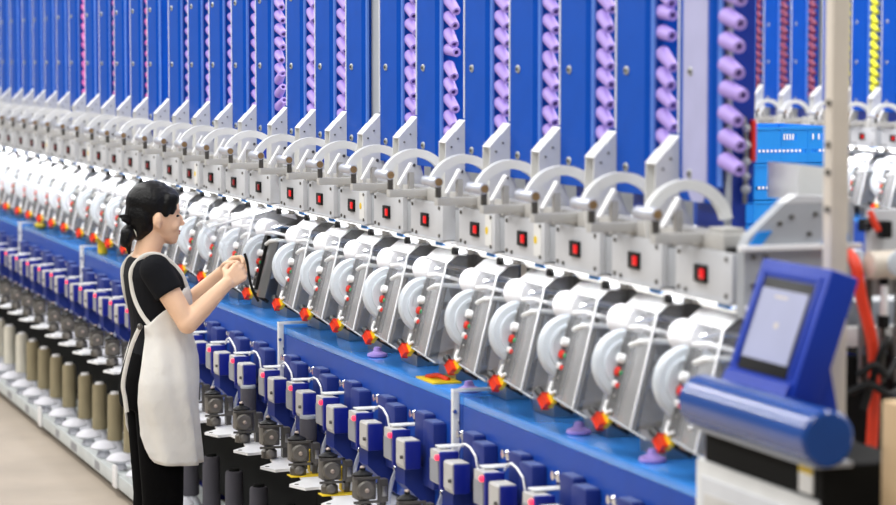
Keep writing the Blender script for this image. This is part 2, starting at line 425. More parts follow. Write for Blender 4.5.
# ------------------------------------------------------------------ take-up units with clear covers on the table
TO = (2.52, .2, 1.012)
def lean_x(z): return 2.49+(z-1.09)*(.076/.30)
def takeup_proto(y, label, group, cover=True, opened=False):
    t = thing('takeup_unit', label, 'winding unit', (2.52, y+.2, 1.012), group)
    L = TO
    # foot on the table
    part('foot', MB().box(2.60, 2.68, .12, .29, 1.012, 1.075, .004), 'steel', t, L)
    part('back_plate', MB().prism([(2.60, 1.06), (2.70, 1.06), (2.735, 1.34), (2.655, 1.34)], 'y', .115, .30), 'steel', t, L, smooth=False)
    part('rear_screen', MB().box(2.737, 2.745, -.088, .308, 1.012, 1.40), 'dark_metal', t, L)
    # steel plate, slightly bulged, leaning back
    rings = []
    for k in range(9):
        yy = .105+.125*k/8; bul = .012*math.sin(math.pi*k/8)
        z0, z1 = 1.095, 1.315
        rings.append([vec(lean_x(z)+.014-bul+dx, yy, z) for z, dx in ((z0, 0), (z1, 0), (z1, .006), (z0, .006))])
    part('steel_plate', MB().ring_loft(rings), 'steel', t, L)
    # white wheel at the far end, with raised rings
    part('wheel', MB().lathe([(.02, 0), (.055, 0), (.057, -.006), (.066, -.006), (.068, 0), (.086, 0), (.093, .006), (.093, .026), (.086, .032), (.02, .032)], (2.555, .268, 1.245), (.0, 1, -.05), 32), 'wheel_white', t, L)
    part('axle', MB().cyl((2.555, .24, 1.245), (2.64, .26, 1.24), .014, n=12), 'chrome', t, L)
    # control strip with its buttons
    n = vec(-.97, 0, .245)
    def onp(yy, z, off): return vec(lean_x(z)+.004, yy, z)+n*off
    cs = part('control_strip', MB().prism([(lean_x(1.12)-.002, 1.12), (lean_x(1.335)-.002, 1.335), (lean_x(1.335)+.014, 1.332), (lean_x(1.12)+.014, 1.117)], 'y', .222, .264), 'black', t, L, smooth=False)
    part('strip_rim', MB().prism([(lean_x(1.11)-.004, 1.11), (lean_x(1.318)-.004, 1.318), (lean_x(1.318)+.014, 1.315), (lean_x(1.11)+.014, 1.107)], 'y', .264, .272), 'steel', cs, L, smooth=False)
    def btn(nm, m, yy, z, r, h):
        a = onp(yy, z, .004); part(nm, MB().lathe([(r, 0), (r, h*.8), (r*.8, h)], a, n, 12), m, cs, L)
    btn('knob', 'white_bright', .240, 1.262, .0135, .02)
    btn('button', 'red', .250, 1.228, .0125, .013)
    btn('button', 'green', .234, 1.226, .007, .007)
    btn('button', 'white_bright', .251, 1.196, .0095, .012)
    btn('button', 'red', .236, 1.193, .0075, .008)
    btn('button', 'steel', .243, 1.165, .006, .006)
    part('lower_clip', MB().tube([onp(.272, 1.15, .01), onp(.268, 1.125, .014), onp(.25, 1.118, .014), onp(.235, 1.128, .01)], .005, 8), 'white_bright', cs, L)
    # thread package at the top
    part('package', MB().lathe([(.012, 0), (.034, .002), (.043, .012), (.038, .11), (.03, .122), (.012, .124)], (2.58, .385, 1.352), (.02, -1, .05), 20), 'package_white', t, L)
    part('package_holder', MB().tube([(2.58, .27, 1.36), (2.62, .25, 1.37), (2.67, .22, 1.36), (2.69, .2, 1.33)], .010, 8), 'chrome', t, L)
    part('tension_bar', MB().tube([(2.55, .24, 1.345), (2.56, .18, 1.352), (2.585, .13, 1.345), (2.62, .12, 1.335)], .0065, 8), 'white_bright', t, L)
    part('guide_bar', MB().tube([(2.545, .225, 1.30), (2.545, .16, 1.318), (2.56, .12, 1.322), (2.61, .11, 1.318), (2.66, .12, 1.31)], .0075, 8), 'white_paint', t, L)
    part('drum', MB().lathe([(.012, 0), (.046, .004), (.05, .012), (.05, .09), (.046, .098), (.012, .1)], (2.66, .12, 1.30), (0, 1, 0), 24), 'steel', t, L)
    # black knob with its red and yellow tag
    part('pivot_knob', MB().capsule((2.484, .335, 1.118), (2.476, .275, 1.110), .0125, .0115, 10), 'black', t, L)
    ax = vec(.10, -.62, -.62).normalized(); rt = between(ax)
    c = vec(2.474, .262, 1.100)
    tg = part('tag', MB().box(c.x-.009, c.x+.009, c.y-.013, c.y+.013, c.z-.018, c.z+.018, .003, rot=rt), 'orange_red', t, L, 'red tag at the foot of the unit')
    c2 = c+vec(.0130, -.009, .004)
    part('tag_stripe', MB().box(c2.x-.005, c2.x+.005, c2.y-.013, c2.y+.013, c2.z-.017, c2.z+.017, .002, rot=rt), 'yellow', tg, L)
    part('tag_stem', MB().tube([(2.486, .325, 1.114), (2.53, .31, 1.085), (2.57, .29, 1.06)], .008, 8), 'black', t, L)
    # clear cover
    if cover:
        th = .004
        cv = MB(); y0, y1 = .098, .312
        P = lambda x, yy, z: vec(x, yy, z)
        hinge = vec(2.62, 0, 1.415)
        Rm = rotm('Y', 62) if opened else None
        def tf(p):
            return (Rm @ (p-vec(hinge.x, 0, hinge.z)))+vec(hinge.x, 0, hinge.z) if Rm else p
        def slab(ps, off):
            mb = MB(); off = vec(*off)
            A = [mb.bm.verts.new(tf(p)) for p in ps]; B = [mb.bm.verts.new(tf(p+off)) for p in ps]
            m_ = len(A); mb.bm.faces.new(A); mb.bm.faces.new(B)
            for k in range(m_): mb.bm.faces.new((A[k], A[(k+1) % m_], B[(k+1) % m_], B[k]))
            bmesh.ops.recalc_face_normals(mb.bm, faces=mb.bm.faces)
            return mb
        xf, zf = 2.565, 1.393
        cvp = part('cover', slab([P(lean_x(1.10), y0, 1.10), P(xf, y0, zf), P(xf, y1, zf), P(lean_x(1.115), y1, 1.115)], (-th, 0, .001)), 'plexi_cover' if opened else 'plexi', t, L, 'clear acrylic cover', smooth=False)
        part('cover_top', slab([P(xf, y0, zf), P(2.602, y0, 1.422), P(2.602, y1, 1.422), P(xf, y1, zf)], (-.003, 0, th)), 'plexi_top_glare', cvp, L, smooth=False)
        part('cover_roof', slab([P(2.602, y0, 1.422), P(2.635, y0, 1.424), P(2.635, y1, 1.424), P(2.602, y1, 1.422)], (0, 0, th)), 'plexi_top_glare', cvp, L, smooth=False)
        side = lambda yy: [P(lean_x(1.10), yy, 1.10), P(xf, yy, zf), P(2.602, yy, 1.422), P(2.635, yy, 1.422), P(2.625, yy, 1.20), P(2.585, yy, 1.12)]
        part('cover_side', slab(side(y0), (0, th, 0)), 'plexi_side', cvp, L, smooth=False)
        part('cover_side', slab(side(y1), (0, -th, 0)), 'plexi_side', cvp, L, smooth=False)
        part('cover_base', slab([P(2.492, y1, 1.114), P(2.58, y1, 1.114), P(2.58, .0, 1.085), P(2.492, .0, 1.085)], (0, 0, .003)), 'plexi_side', cvp, L, smooth=False)
        rim = MB()
        rim.tube([tf(p) for p in (P(lean_x(1.10)-.002, y0, 1.10), P(xf-.002, y0, zf), P(2.602, y0, 1.424), P(2.635, y0, 1.426))], .0036, 6)
        part('cover_rim', rim, 'white_bright', cvp, L)
        rim2 = MB().tube([tf(p) for p in (P(2.492, y1, 1.118), P(2.492, .0, 1.088))], .0030, 6)
        part('cover_lip', rim2, 'head_shade', cvp, L)
    return t
TG = 'take-up units of the front machine'
tlab = lambda i: 'take-up unit with red buttons under a closed clear cover, %s from the console' % nth(i)
tk0 = takeup_proto(YU(0), tlab(0), TG)
for i in range(1, NU):
    if i != 10: dup(tk0, (2.52, YU(i)+.2, 1.012), tlab(i))
takeup_proto(YU(10), 'take-up unit with its clear cover swung up, where the worker reaches in', TG, True, True)

# ------------------------------------------------------------------ drive boxes below the table
DO = (2.44, .1, .79)
def drive_proto(y, label, group):
    t = thing('drive_box', label, 'drive box', (2.44, y+.1, .79), group)
    L = DO
    fb = part('far_body', MB().box(2.381, 2.434, .10, .19, .766, .866, .003), 'box_grey', t, L)
    part('front_plate', MB().box(2.378, 2.382, .106, .184, .772, .838), 'box_side', fb, L)
    part('blue_rim', MB().box(2.378, 2.437, .084, .10, .755, .868, .003), 'blue_dark', t, L)
    part('lamp', MB().lathe([(.0095, 0), (.0095, .006), (.006, .009)], (2.377, .105, .850), (-1, -.25, 0), 12), 'pink_lens', t, L, 'glowing pink lamp')
    nb = part('near_body', MB().prism([(2.384, .768), (2.384, .842), (2.389, .848), (2.437, .848), (2.437, .756), (2.389, .756)], 'y', -.008, .072), 'box_grey', t, L, smooth=False)
    part('end_cap', MB().box(2.388, 2.438, -.016, -.008, .757, .845, .002), 'blue_dark', nb, L, 'dark blue end cap')
    part('knob', MB().cyl((2.385, .004, .795), (2.376, .004, .795), .006, n=10), 'dark_metal', nb, L)
    ar = part('arm', MB().box(2.40, 2.498, .15, .20, .869, .874, .001), 'white_paint', t, L)
    part('arm_end', MB().box(2.488, 2.498, .15, .21, .869, .905, .002), 'chrome', ar, L)
    for yy in (.16, .20):
        part('arm_roller', MB().lathe([(.013, 0), (.008, .008), (.013, .016)], (2.488, yy, .902), (-1, 0, 0), 12), 'chrome', ar, L)
    part('gear_case', MB().box(2.456, 2.50, -.085, .02, .70, .908, .004).box(2.462, 2.50, .02, .12, .70, .922, .004), 'blue_box', t, L)
    part('case_lid', MB().box(2.459, 2.497, -.075, .01, .907, .911), 'case_lid', t, L)
    part('case_lid', MB().box(2.465, 2.497, .03, .11, .921, .925), 'case_lid', t, L)
    part('bracket', MB().prism([(2.40, .70), (2.50, .60), (2.50, .755), (2.40, .755)], 'y', .03, .13), 'blue_box', t, L, smooth=False)
    return t
def cable(i, pts, label):
    solo('cable', MB().tube(pts, .0036, 8), 'white_bright', pts[0], label, 'cable', 'white cables behind the drive boxes')
DG = 'drive boxes under the front table'
dlab = lambda i: 'grey and blue drive box with pink lamp, below the %s take-up unit from the console' % nth(i)
d0 = drive_proto(YU(0), dlab(0), DG)
for i in range(1, NU): dup(d0, (2.44, YU(i)+.1, .79), dlab(i))
for i in (3, 4, 6, 8, 9, 10, 11):
    y = YU(i); h = .012*math.sin(i*3.1)
    cable(i, [(2.440, y+.095, .872), (2.444, y+.085, .888+h), (2.448, y+.06, .896+h), (2.450, y+.02, .89), (2.450, y-.03, .87), (2.452, y-.045, .83), (2.454, y-.05, .78)],
          'looping white cable at the drive box below the %s take-up unit' % nth(i))

# ------------------------------------------------------------------ yarn feeders on white fin plates
FO = (2.40, .1, .56)
def feeder_proto(y, label, group, yellow=False):
    t = thing('yarn_feeder', label, 'yarn feeder', (2.40, y+.1, .56), group)
    L = FO
    part('fin_plate', MB().prism([(2.25, .07), (2.282, -.02), (2.335, -.01), (2.345, -.135), (2.62, -.135), (2.62, .25), (2.335, .25), (2.315, .14)], 'z', .566, .576), 'white_bright', t, L, smooth=False)
    if yellow:
        part('yellow_sheet', MB().box(2.29, 2.42, .19, .249, .5765, .580), 'yellow', t, L, 'bright yellow sheet')
        part('yellow_bracket', MB().box(2.376, 2.41, .262, .29, .58, .66, .002).box(2.376, 2.41, .235, .262, .58, .586), 'yellow', t, L, 'bright yellow bracket')
    part('plate_slot', MB().cyl((2.272, .055, .575), (2.272, .055, .5775), .008, n=12), 'dark_metal', t, L)
    part('plate_lip', MB().box(2.40, 2.56, -.096, -.088, .576, .588), 'white_paint', t, L)
    mo = part('motor_body', MB().box(2.298, 2.362, .212, .275, .626, .694, .005), 'dark_metal', t, L)
    part('motor_disc', MB().lathe([(.012, -.012), (.026, -.012), (.031, -.006), (.031, 0)], (2.327, .212, .659), (0, 1, 0), 24), 'motor_disc', mo, L)
    part('motor_hub', MB().lathe([(.0075, 0), (.0075, .004), (.004, .007)], (2.327, .200, .659), (0, -1, 0), 12), 'hub_grey', mo, L)
    part('motor_frame', MB().box(2.286, 2.374, .206, .214, .694, .702).box(2.286, 2.374, .206, .214, .616, .624).box(2.366, 2.374, .206, .214, .616, .702), 'dark_metal', mo, L)
    cp = part('cap', MB().lathe([(.032, 0), (.034, .008), (.022, .014), (.010, .02), (.009, .026)], (2.327, .25, .698), (0, 0, 1), 18), 'black', t, L)
    part('cap_tip', MB().ell((2.327, .25, .727), (.009, .009, .006), 10), 'hub_grey', cp, L)
    part('lower_roller', MB().lathe([(.018, 0), (.029, .003), (.029, .028), (.018, .04), (.018, .046)], (2.327, .235, .576), (0, 0, 1), 18), 'dark_metal', t, L)
    part('lower_hub', MB().lathe([(.016, 0), (.016, .008), (.008, .012)], (2.322, .206, .598), (0, -1, .1), 12), 'motor_disc', t, L)
    sg = part('side_guide', MB().box(2.376, 2.404, .215, .25, .616, .690, .003).box(2.378, 2.40, .23, .26, .576, .617), 'dark_metal', t, L)
    part('guide_eye', MB().box(2.381, 2.398, .209, .215, .635, .668, .003), 'steel', sg, L)
    lv = part('lever', MB().tube([(2.402, .222, .585), (2.408, .222, .64), (2.418, .222, .68), (2.432, .222, .715)], .008, 8, .6), 'roller_silver', t, L)
    part('lever_roller', MB().lathe([(.010, 0), (.007, .008), (.010, .016)], (2.434, .214, .722), (0, 1, 0), 12), 'chrome', lv, L)
    return t
FG = 'yarn feeders under the drive boxes'
flab = lambda i: 'dark metal yarn feeder on a white plate, below the %s take-up unit' % nth(i)
f0 = feeder_proto(YU(0), flab(0), FG)
feeder_proto(YU(6), 'dark yarn feeder with a bright yellow bracket, below the seventh take-up unit', FG, True)
feeder_proto(YU(7), 'dark yarn feeder with a bright yellow bracket, below the eighth take-up unit', FG, True)
for i in range(1, NU):
    if i not in (6, 7): dup(f0, (2.40, YU(i)+.1, .56), flab(i))
for i in (8, 10):
    y = YU(i)-.02
    t = thing('grey_spool', 'charcoal spool among the feeders, below the %s take-up unit' % nth(i), 'spool', (2.405, y, .576), 'charcoal spools among the feeders')
    part('winding', MB().lathe([(.028, 0), (.031, .004), (.031, .165), (.028, .17)], (0, 0, .01), (0, 0, 1), 20), 'grey_yarn', t)
    part('rim', MB().lathe([(.030, 0), (.031, .006), (.028, .012)], (0, 0, .18), (0, 0, 1), 20), 'head_shade', t)
    part('core', MB().lathe([(.028, 0), (.028, .01)], (0, 0, 0), (0, 0, 1), 20), 'black', t)

# ------------------------------------------------------------------ low tray with its yarn cones and white discs
for s in range(1, 7):
    y0, y1 = sec_y(s)+.1, sec_y(s+1)+.1-.005
    o = (2.28, y0, 0)
    t = thing('cone_tray', 'low white metal floor tray under the yarn cones, %s from the console' % nth(s-1), 'tray', o, 'floor trays of the front machine')
    part('deck', MB().box(2.285, 2.61, y0, y1, .072, .08), 'rail_white', t, o)
    part('front_rail', MB().box(2.275, 2.287, y0, y1, .045, .108, .003), 'rail_white', t, o)
    part('joint_plate', MB().box(2.262, 2.274, y0, y0+.08, .045, .15, .003), 'white_bright', t, o)
    for yy in (y0+.1, y1-.15):
        part('foot', MB().box(2.40, 2.5, yy, yy+.05, 0, .072), 'black', t, o)
    for yy, ln in ((y0+.45, .12), (y0+1.05, .16), (y0+1.55, .1)):
        part('rail_stain', MB().box(2.2742, 2.2752, yy, yy+ln, .055, .095), 'box_side', t, o)
def yarn_cone(i, m, label, group):
    y = YU(i)-.04
    t = thing('yarn_cone', label, 'yarn cone', (2.44, y, .08), group)
    part('base', MB().lathe([(.052, 0), (.052, .01), (.03, .05), (.03, .06)], (0, 0, 0), (0, 0, 1), 24), 'pad_white', t)
    part('winding', MB().lathe([(.034, 0), (.039, .004), (.036, .225), (.031, .232)], (0, 0, .055), (0, 0, 1), 28), m, t)
    tb = part('tube_tip', MB().lathe([(.024, 0), (.021, .012), (.019, .014)], (0, 0, .285), (0, 0, 1), 20), 'package_white' if m != 'grey_yarn' else 'black_soft', t)
for i in range(6, 31):
    if i >= 24: yarn_cone(i, 'cream_yarn', 'tall cream yarn cone in the floor tray, below the %s take-up unit' % nth(i), 'cream yarn cones')
    elif i >= 14: yarn_cone(i, 'olive_yarn', 'olive beige yarn cone in the floor tray, below the %s take-up unit' % nth(i), 'olive yarn cones')
    else: yarn_cone(i, 'grey_yarn', 'charcoal yarn cone in the floor tray, below the %s take-up unit' % nth(i), 'grey yarn cones')
pad = thing('spindle_pad', 'white domed spindle disc on the floor tray in front of the cones', 'spindle disc', (2.345, YU(6)+.17, .08), 'white spindle discs')
part('stem', MB().lathe([(.03, 0), (.036, .01), (.026, .035), (.03, .042)], (0, 0, 0), (0, 0, 1), 18), 'pad_white', pad)
part('disc', MB().lathe([(.045, 0), (.064, .006), (.066, .014), (.052, .03), (.028, .042), (.01, .046)], (0, 0, .04), (0, 0, 1), 28), 'pad_white', pad)
pad['label'] = 'white domed spindle disc in the floor tray, below the seventh take-up unit'
for i in range(7, 31): dup(pad, (2.345, YU(i)+.17, .08), 'white domed spindle disc in the floor tray, below the %s take-up unit' % nth(i))

# ------------------------------------------------------------------ small things left on the table
def disc_base(i, y):
    solo('spool_base', MB().lathe([(.03, 0), (.036, .004), (.034, .012), (.016, .02), (.012, .034), (.004, .036)], (0, 0, 0), (0, 0, 1), 24), 'purple_cone', (0, 0, 0),
         'shiny lilac spool base on the blue table, by the %s take-up unit' % nth(i), 'spool base', 'lilac spool bases on the table', loc=(2.555, y, 1.012))
for i, y in ((6, YU(6)+.42), (2, YU(2)+.21), (0, YU(0)+.5), (4, YU(4)+.33)): disc_base(i, y)
def card_thing():
    y = YU(5)+.15
    o = (2.545, y, 1.012)
    t = thing('yellow_card', 'yellow notepad lying on the blue table under the covers', 'notepad', o)
    part('sheet', MB().box(2.505, 2.60, y-.09, y+.09, 1.012, 1.018, .001), 'yellow', t, o)
    part('clip', MB().tube([(2.53, y+.05, 1.02), (2.55, y, 1.03), (2.57, y-.05, 1.02)], .008, 8), 'hose_red', t, o)
card_thing()
y = YU(18)+.3
solo('yellow_bottle', MB().lathe([(.02, 0), (.026, .005), (.026, .07), (.012, .09), (.010, .11), (.004, .115)], (0, 0, 0), (0, 0, 1), 16), 'yellow', (0, 0, 0),
     'small yellow oil bottle on the blue table', 'bottle', loc=(2.53, y, 1.012))
y = YU(23)+.3
solo('yellow_cloth', MB().ell((0, 0, .014), (.035, .09, .02), 14), 'yellow', (0, 0, 0), 'crumpled yellow cloth on the far blue table', 'cloth', loc=(2.55, y, 1.0185))

# ------------------------------------------------------------------ near end of the front machine
ce = col0
Lc = (2.58, 0, 1.6)
part('end_plate', MB().prism([(2.535, 2.72), (2.627, 2.72), (2.627, 1.77), (2.58, 1.64), (2.555, 1.64), (2.535, 1.70)], 'y', .070, .0745), 'blue_panel_deep', ce, Lc, 'dark blue end plate', smooth=False)
part('pale_front', MB().prism([(.105, 2.72), (.245, 2.72), (.245, 1.76), (.19, 1.70), (.125, 1.70), (.105, 1.73)], 'x', 2.5175, 2.520), 'pale_lavender', ce, Lc, 'pale lavender front layer', smooth=False)  # thin pale lavender layer on the front of the end column
part('cone_rail', MB().box(2.548, 2.562, .058, .07, 1.64, 2.72), 'head_shade', ce, Lc)
gr = part('guide_rod', MB().tube([(2.595, .055, 1.70), (2.597, .055, 1.80), (2.595, .055, 1.88), (2.594, .06, 1.905)], .006, 8), 'steel', ce, Lc)
for zz, r in ((1.735, .012), (1.765, .010), (1.80, .011), (1.84, .012), (1.88, .010)):
    part('guide_bead', MB().ell((2.595, .05, zz), (r, r, r*.9), 12), 'head_shade', gr, Lc)
part('red_stop', MB().box(2.612, 2.625, .055, .069, 1.80, 1.90, .003), 'red', ce, Lc)
ce['label'] = 'end column of the front machine with a dark blue end plate'

o = (2.6, 5.15, 1.48)
t = thing('machine_end_frame', 'white end plates and beam closing the near end of the machine', 'end frame', o)
part('end_plate', MB().prism([(2.468, 1.455), (2.468, 1.615), (2.480, 1.64), (2.565, 1.715), (2.745, 1.715), (2.745, 1.455)], 'y', 5.135, 5.175), 'head_shade', t, o, smooth=False)
part('ledge', MB().box(2.452, 2.76, 5.118, 5.136, 1.610, 1.622, .002), 'white_bright', t, o)
part('gusset', MB().prism([(2.565, 1.716), (2.60, 1.735), (2.745, 1.725), (2.745, 1.716)], 'y', 5.135, 5.178), 'head_grey', t, o, smooth=False)
for xx, zz in ((2.49, 1.595), (2.52, 1.595), (2.49, 1.53), (2.52, 1.53), (2.585, 1.685), (2.555, 1.67), (2.63, 1.645), (2.645, 1.69)):
    part('screw', MB().cyl((xx, 5.135, zz), (xx, 5.129, zz), .0055, n=10), 'dark_metal', t, o)
part('blue_marker', MB().prism([(2.478, 1.623), (2.50, 1.652), (2.535, 1.655), (2.508, 1.623)], 'y', 5.128, 5.135), 'crate_blue', t, o, smooth=False)
part('blue_marker', MB().prism([(2.66, 1.625), (2.70, 1.645), (2.73, 1.645), (2.73, 1.625)], 'y', 5.128, 5.135), 'crate_blue', t, o, smooth=False)
part('support', MB().box(2.66, 2.72, 5.14, 5.17, 1.012, 1.46), 'head_shade', t, o)

o = (2.72, 5.32, 1.60)
t = thing('end_crossbar', 'short white crossbar on a foot above the machine end beside the pole', 'crossbar', o)
part('top_beam', MB().prism([(2.655, 1.80), (2.775, 1.785), (2.775, 1.70), (2.655, 1.715)], 'y', 5.24, 5.40), 'white_paint', t, o, smooth=False)
part('beam_foot', MB().box(2.68, 2.76, 5.26, 5.38, 1.60, 1.72), 'head_shade', t, o)

o = (2.86, 5.12, 1.012)
t = thing('gear_unit', 'beige gear unit with black knob at the machine end beside the pole', 'gear unit', o)
part('plate', MB().box(2.765, 2.98, 5.10, 5.12, 1.50, 1.70, .004), 'head_grey', t, o)
part('knob', MB().box(2.785, 2.810, 5.07, 5.10, 1.635, 1.675, .004), 'black', t, o)
part('small_knob', MB().cyl((2.752, 5.10, 1.665), (2.752, 5.07, 1.665), .009, n=12).box(2.745, 2.77, 5.10, 5.115, 1.65, 1.68), 'black', t, o)
part('housing', MB().lathe([(.02, 0), (.032, .006), (.034, .10), (.026, .13), (.02, .14)], (2.745, 5.07, 1.575), (1, 0, 0), 20), 'beige', t, o)
part('hub', MB().lathe([(.03, 0), (.03, .01), (.018, .014)], (2.81, 5.04, 1.58), (0, -1, 0), 18), 'wheel_white', t, o)
for xx, m_, r in ((2.742, 'steel', .006), (2.762, 'dark_metal', .008), (2.80, 'dark_metal', .006), (2.835, 'steel', .007)):
    part('rod', MB().cyl((xx, 5.09, 1.30), (xx, 5.09, 1.56), r, n=10), m_, t, o)
part('white_rod', MB().lathe([(.006, 0), (.009, .005), (.009, .07), (.006, .075)], (2.785, 5.06, 1.455), (0, 0, 1), 14), 'white_bright', t, o)
part('clamp', MB().box(2.775, 2.795, 5.05, 5.075, 1.43, 1.46, .003), 'black', t, o)
part('clamp', MB().box(2.778, 2.792, 5.05, 5.075, 1.53, 1.545, .003), 'black', t, o)
part('cross_bar', MB().box(2.70, 2.98, 5.095, 5.13, 1.385, 1.43, .004), 'white_paint', t, o)
part('base', MB().box(2.70, 2.98, 5.10, 5.16, 1.012, 1.36, .004), 'black_soft', t, o)
part('orange_clip', MB().tube([(2.745, 5.06, 1.70), (2.752, 5.05, 1.675), (2.762, 5.05, 1.655)], .008, 8), 'hose_red', t, o)

def spline(pts, n=6):
    P = [vec(*p) for p in pts]; out = []
    for i in range(len(P)-1):
        p0, p1, p2, p3 = P[max(i-1, 0)], P[i], P[i+1], P[min(i+2, len(P)-1)]
        for k in range(n):
            q = k/n
            out.append(.5*((2*p1)+(p2-p0)*q+(2*p0-5*p1+4*p2-p3)*q*q+(3*p1-p0-3*p2+p3)*q**3))
    return out+[P[-1]]
solo('red_hose', MB().tube(spline([(2.715, 5.10, 1.60), (2.712, 5.06, 1.575), (2.722, 5.05, 1.50), (2.745, 5.04, 1.40), (2.752, 5.04, 1.30), (2.752, 5.05, 1.16), (2.76, 5.08, 1.05)]), .0135, 12), 'hose_red', (2.752, 5.05, 1.16),
     'orange red hose hanging down beside the beige pole', 'hose')
for k, pts in enumerate([[(2.70, 5.02, 1.33), (2.73, 5.0, 1.355), (2.76, 5.0, 1.33), (2.80, 5.03, 1.36), (2.84, 5.08, 1.34)],
                         [(2.68, 5.03, 1.29), (2.72, 5.0, 1.31), (2.77, 5.0, 1.285), (2.83, 5.05, 1.30)],
                         [(2.72, 5.03, 1.25), (2.75, 5.0, 1.39), (2.78, 5.02, 1.40), (2.80, 5.05, 1.27)]]):
    solo('black_cable', MB().tube(spline(pts), .009, 8), 'black', pts[0], ('upper black cable crossing the red hose', 'lower black cable crossing the red hose', 'looped black cable hanging over the red hose')[k], 'cable', 'black cables by the red hose')
o = (2.555, 4.858, 0)
t = thing('beige_pole', 'tall beige square pole standing behind the control console', 'pole', o)
part('shaft', MB().box(2.531, 2.574, 4.838, 4.878, 0.01, 3.3, .005), 'beige', t, o)
part('foot_plate', MB().box(2.52, 2.60, 4.81, 4.90, 0, .012), 'beige', t, o)
for z in (1.95, 1.86, 1.80, 1.72, 1.50): part('clip', MB().cyl((2.531, 4.85, z), (2.524, 4.85, z), .007, n=8), 'dark_metal', t, o)

# ------------------------------------------------------------------ control console
o = (2.38, 4.7, 0)
t = thing('control_console', 'blue control console with tilted screen on a white cabinet', 'console', o)
part('cabinet', MB().box(2.285, 2.50, 4.40, 4.99, 0.03, 1.168, .006), 'white_paint', t, o)
part('plinth', MB().box(2.30, 2.49, 4.42, 4.97, 0, .03), 'black', t, o)
part('cabinet_door', MB().box(2.279, 2.286, 4.45, 4.955, .25, 1.135, .003), 'head_grey', t, o)
part('door_vent', MB().box(2.276, 2.280, 4.72, 4.93, 1.02, 1.10, .002), 'box_grey', t, o)
part('side_panel', MB().box(2.284, 2.50, 4.392, 4.4, 0.03, 1.24), 'black_soft', t, o)
part('recess', MB().box(2.292, 2.50, 4.40, 4.955, 1.168, 1.242), 'black_soft', t, o)
lb = part('warning_label', MB().box(2.288, 2.2925, 4.44, 4.50, 1.175, 1.237), 'paper', t, o)
part('label_band', MB().box(2.2872, 2.2885, 4.44, 4.50, 1.216, 1.237), 'yellow', lb, o)
part('barrel_reflection', MB().box(2.262, 2.35, 4.385, 4.965, 1.238, 1.25, .003), 'head_shade', t, o)  # grey strip standing in for the reflection along the barrel's underside
part('barrel', MB().lathe([(.051, 0), (.057, .006), (.057, .592), (.051, .598)], (2.285, 4.365, 1.300), (0, 1, 0), 40), 'blue_console', t, o)
part('barrel_cradle', MB().box(2.29, 2.36, 4.45, 4.94, 1.25, 1.30, .004), 'blue_housing', t, o)
# tilted screen housing, built upright then tipped back about its lower front edge
TB = vec(2.337, 0, 1.352); tilt = rotm('Y', 19)
def tip(mb):
    for v in mb.bm.verts: v.co = (tilt @ (v.co-TB))+TB
    return mb
hs = part('screen_housing', tip(MB().box(2.337, 2.405, 4.628, 4.955, 1.345, 1.625, .007)), 'blue_housing', t, o)
part('housing_rim', tip(MB().box(2.333, 2.338, 4.655, 4.67, 1.385, 1.595, .002).box(2.333, 2.338, 4.915, 4.93, 1.385, 1.595, .002).box(2.333, 2.338, 4.655, 4.93, 1.590, 1.604, .002)), 'blue_housing', hs, o)
part('bezel', tip(MB().box(2.3335, 2.3375, 4.675, 4.905, 1.378, 1.585, .001)), 'black', hs, o)
part('screen', tip(MB().box(2.3318, 2.334, 4.683, 4.898, 1.405, 1.562)), 'screen', hs, o, 'pale lit screen')
part('screen_mark', tip(MB().box(2.3312, 2.3319, 4.775, 4.792, 1.478, 1.490).box(2.3312, 2.3319, 4.77, 4.83, 1.543, 1.548)), 'beige', hs, o)
part('neck', MB().prism([(2.30, 1.30), (2.45, 1.30), (2.43, 1.40), (2.335, 1.37)], 'y', 4.64, 4.945), 'blue_housing', t, o, smooth=False)
part('latch', MB().ell((2.272, 4.985, 1.232), (.008, .008, .008), 10), 'chrome', t, o)
solo('wooden_board', MB().box(2.392, 2.52, 4.27, 4.35, 0, 1.375, .004), 'cardboard', (2.45, 4.3, 0), 'tan wooden board standing beside the console', 'board')

# ------------------------------------------------------------------ blue crates stacked behind the machine
def crate_proto(x, y, z):
    t = thing('blue_crate', 'bright blue plastic crate in the stack behind the machine', 'crate', (x, y, z), 'stacked blue crates')
    W, D, Hh = .42, .58, .168
    part('base', MB().box(0, W, 0, D, 0, .008), 'crate_blue', t)
    def wall(fixed, horizontal):
        mb = MB(); L_ = W if horizontal else D
        def b(a0, a1, z0, z1, e=0):
            if horizontal: mb.box(a0, a1, fixed-e, fixed+.006+e, z0, z1)
            else: mb.box(fixed-e, fixed+.006+e, a0, a1, z0, z1)
        b(0, L_, .008, .045); b(0, L_, .066, .105); b(0, L_, .135, .16)
        k = 0; a = 0
        while a < L_-.01:
            b(a, min(a+.009, L_), .045, .066); a += .018
        for a0, a1 in ((0, .17), (.178, .184), (.192, .198), (.206, .212), (.22, .345), (.353, .359), (.367, .42)):
            b(a0*L_/.42, a1*L_/.42, .105, .135)
        b(-.004, L_+.004, .155, .168, .005); b(-.002, L_+.002, .062, .068, .003)
        for q in (0, .33, .66, .985): b(q*L_, q*L_+.008, .008, .16, .003)
        return mb
    part('end_wall', wall(0, True), 'crate_blue', t, smooth=False)
    part('end_wall', wall(D-.006, True), 'crate_blue', t, smooth=False)
    part('side_wall', wall(0, False), 'crate_blue', t, smooth=False)
    part('side_wall', wall(W-.006, False), 'crate_blue', t, smooth=False)
    for q in (.15, .165, .18, .195, .30, .33):
        part('slot_light_patch', MB().box(q, q+.007, -.0055, -.003, .108, .135), 'white_bright', t)  # white bars imitate light showing through the slots
    q = .02
    while q < .40:
        if q < .25 or q > .32: part('hole_light_patch', MB().box(q, q+.011, -.0055, -.003, .050, .062), 'white_bright', t)  # white dots imitate light showing through the row of holes
        q += .021
    return t
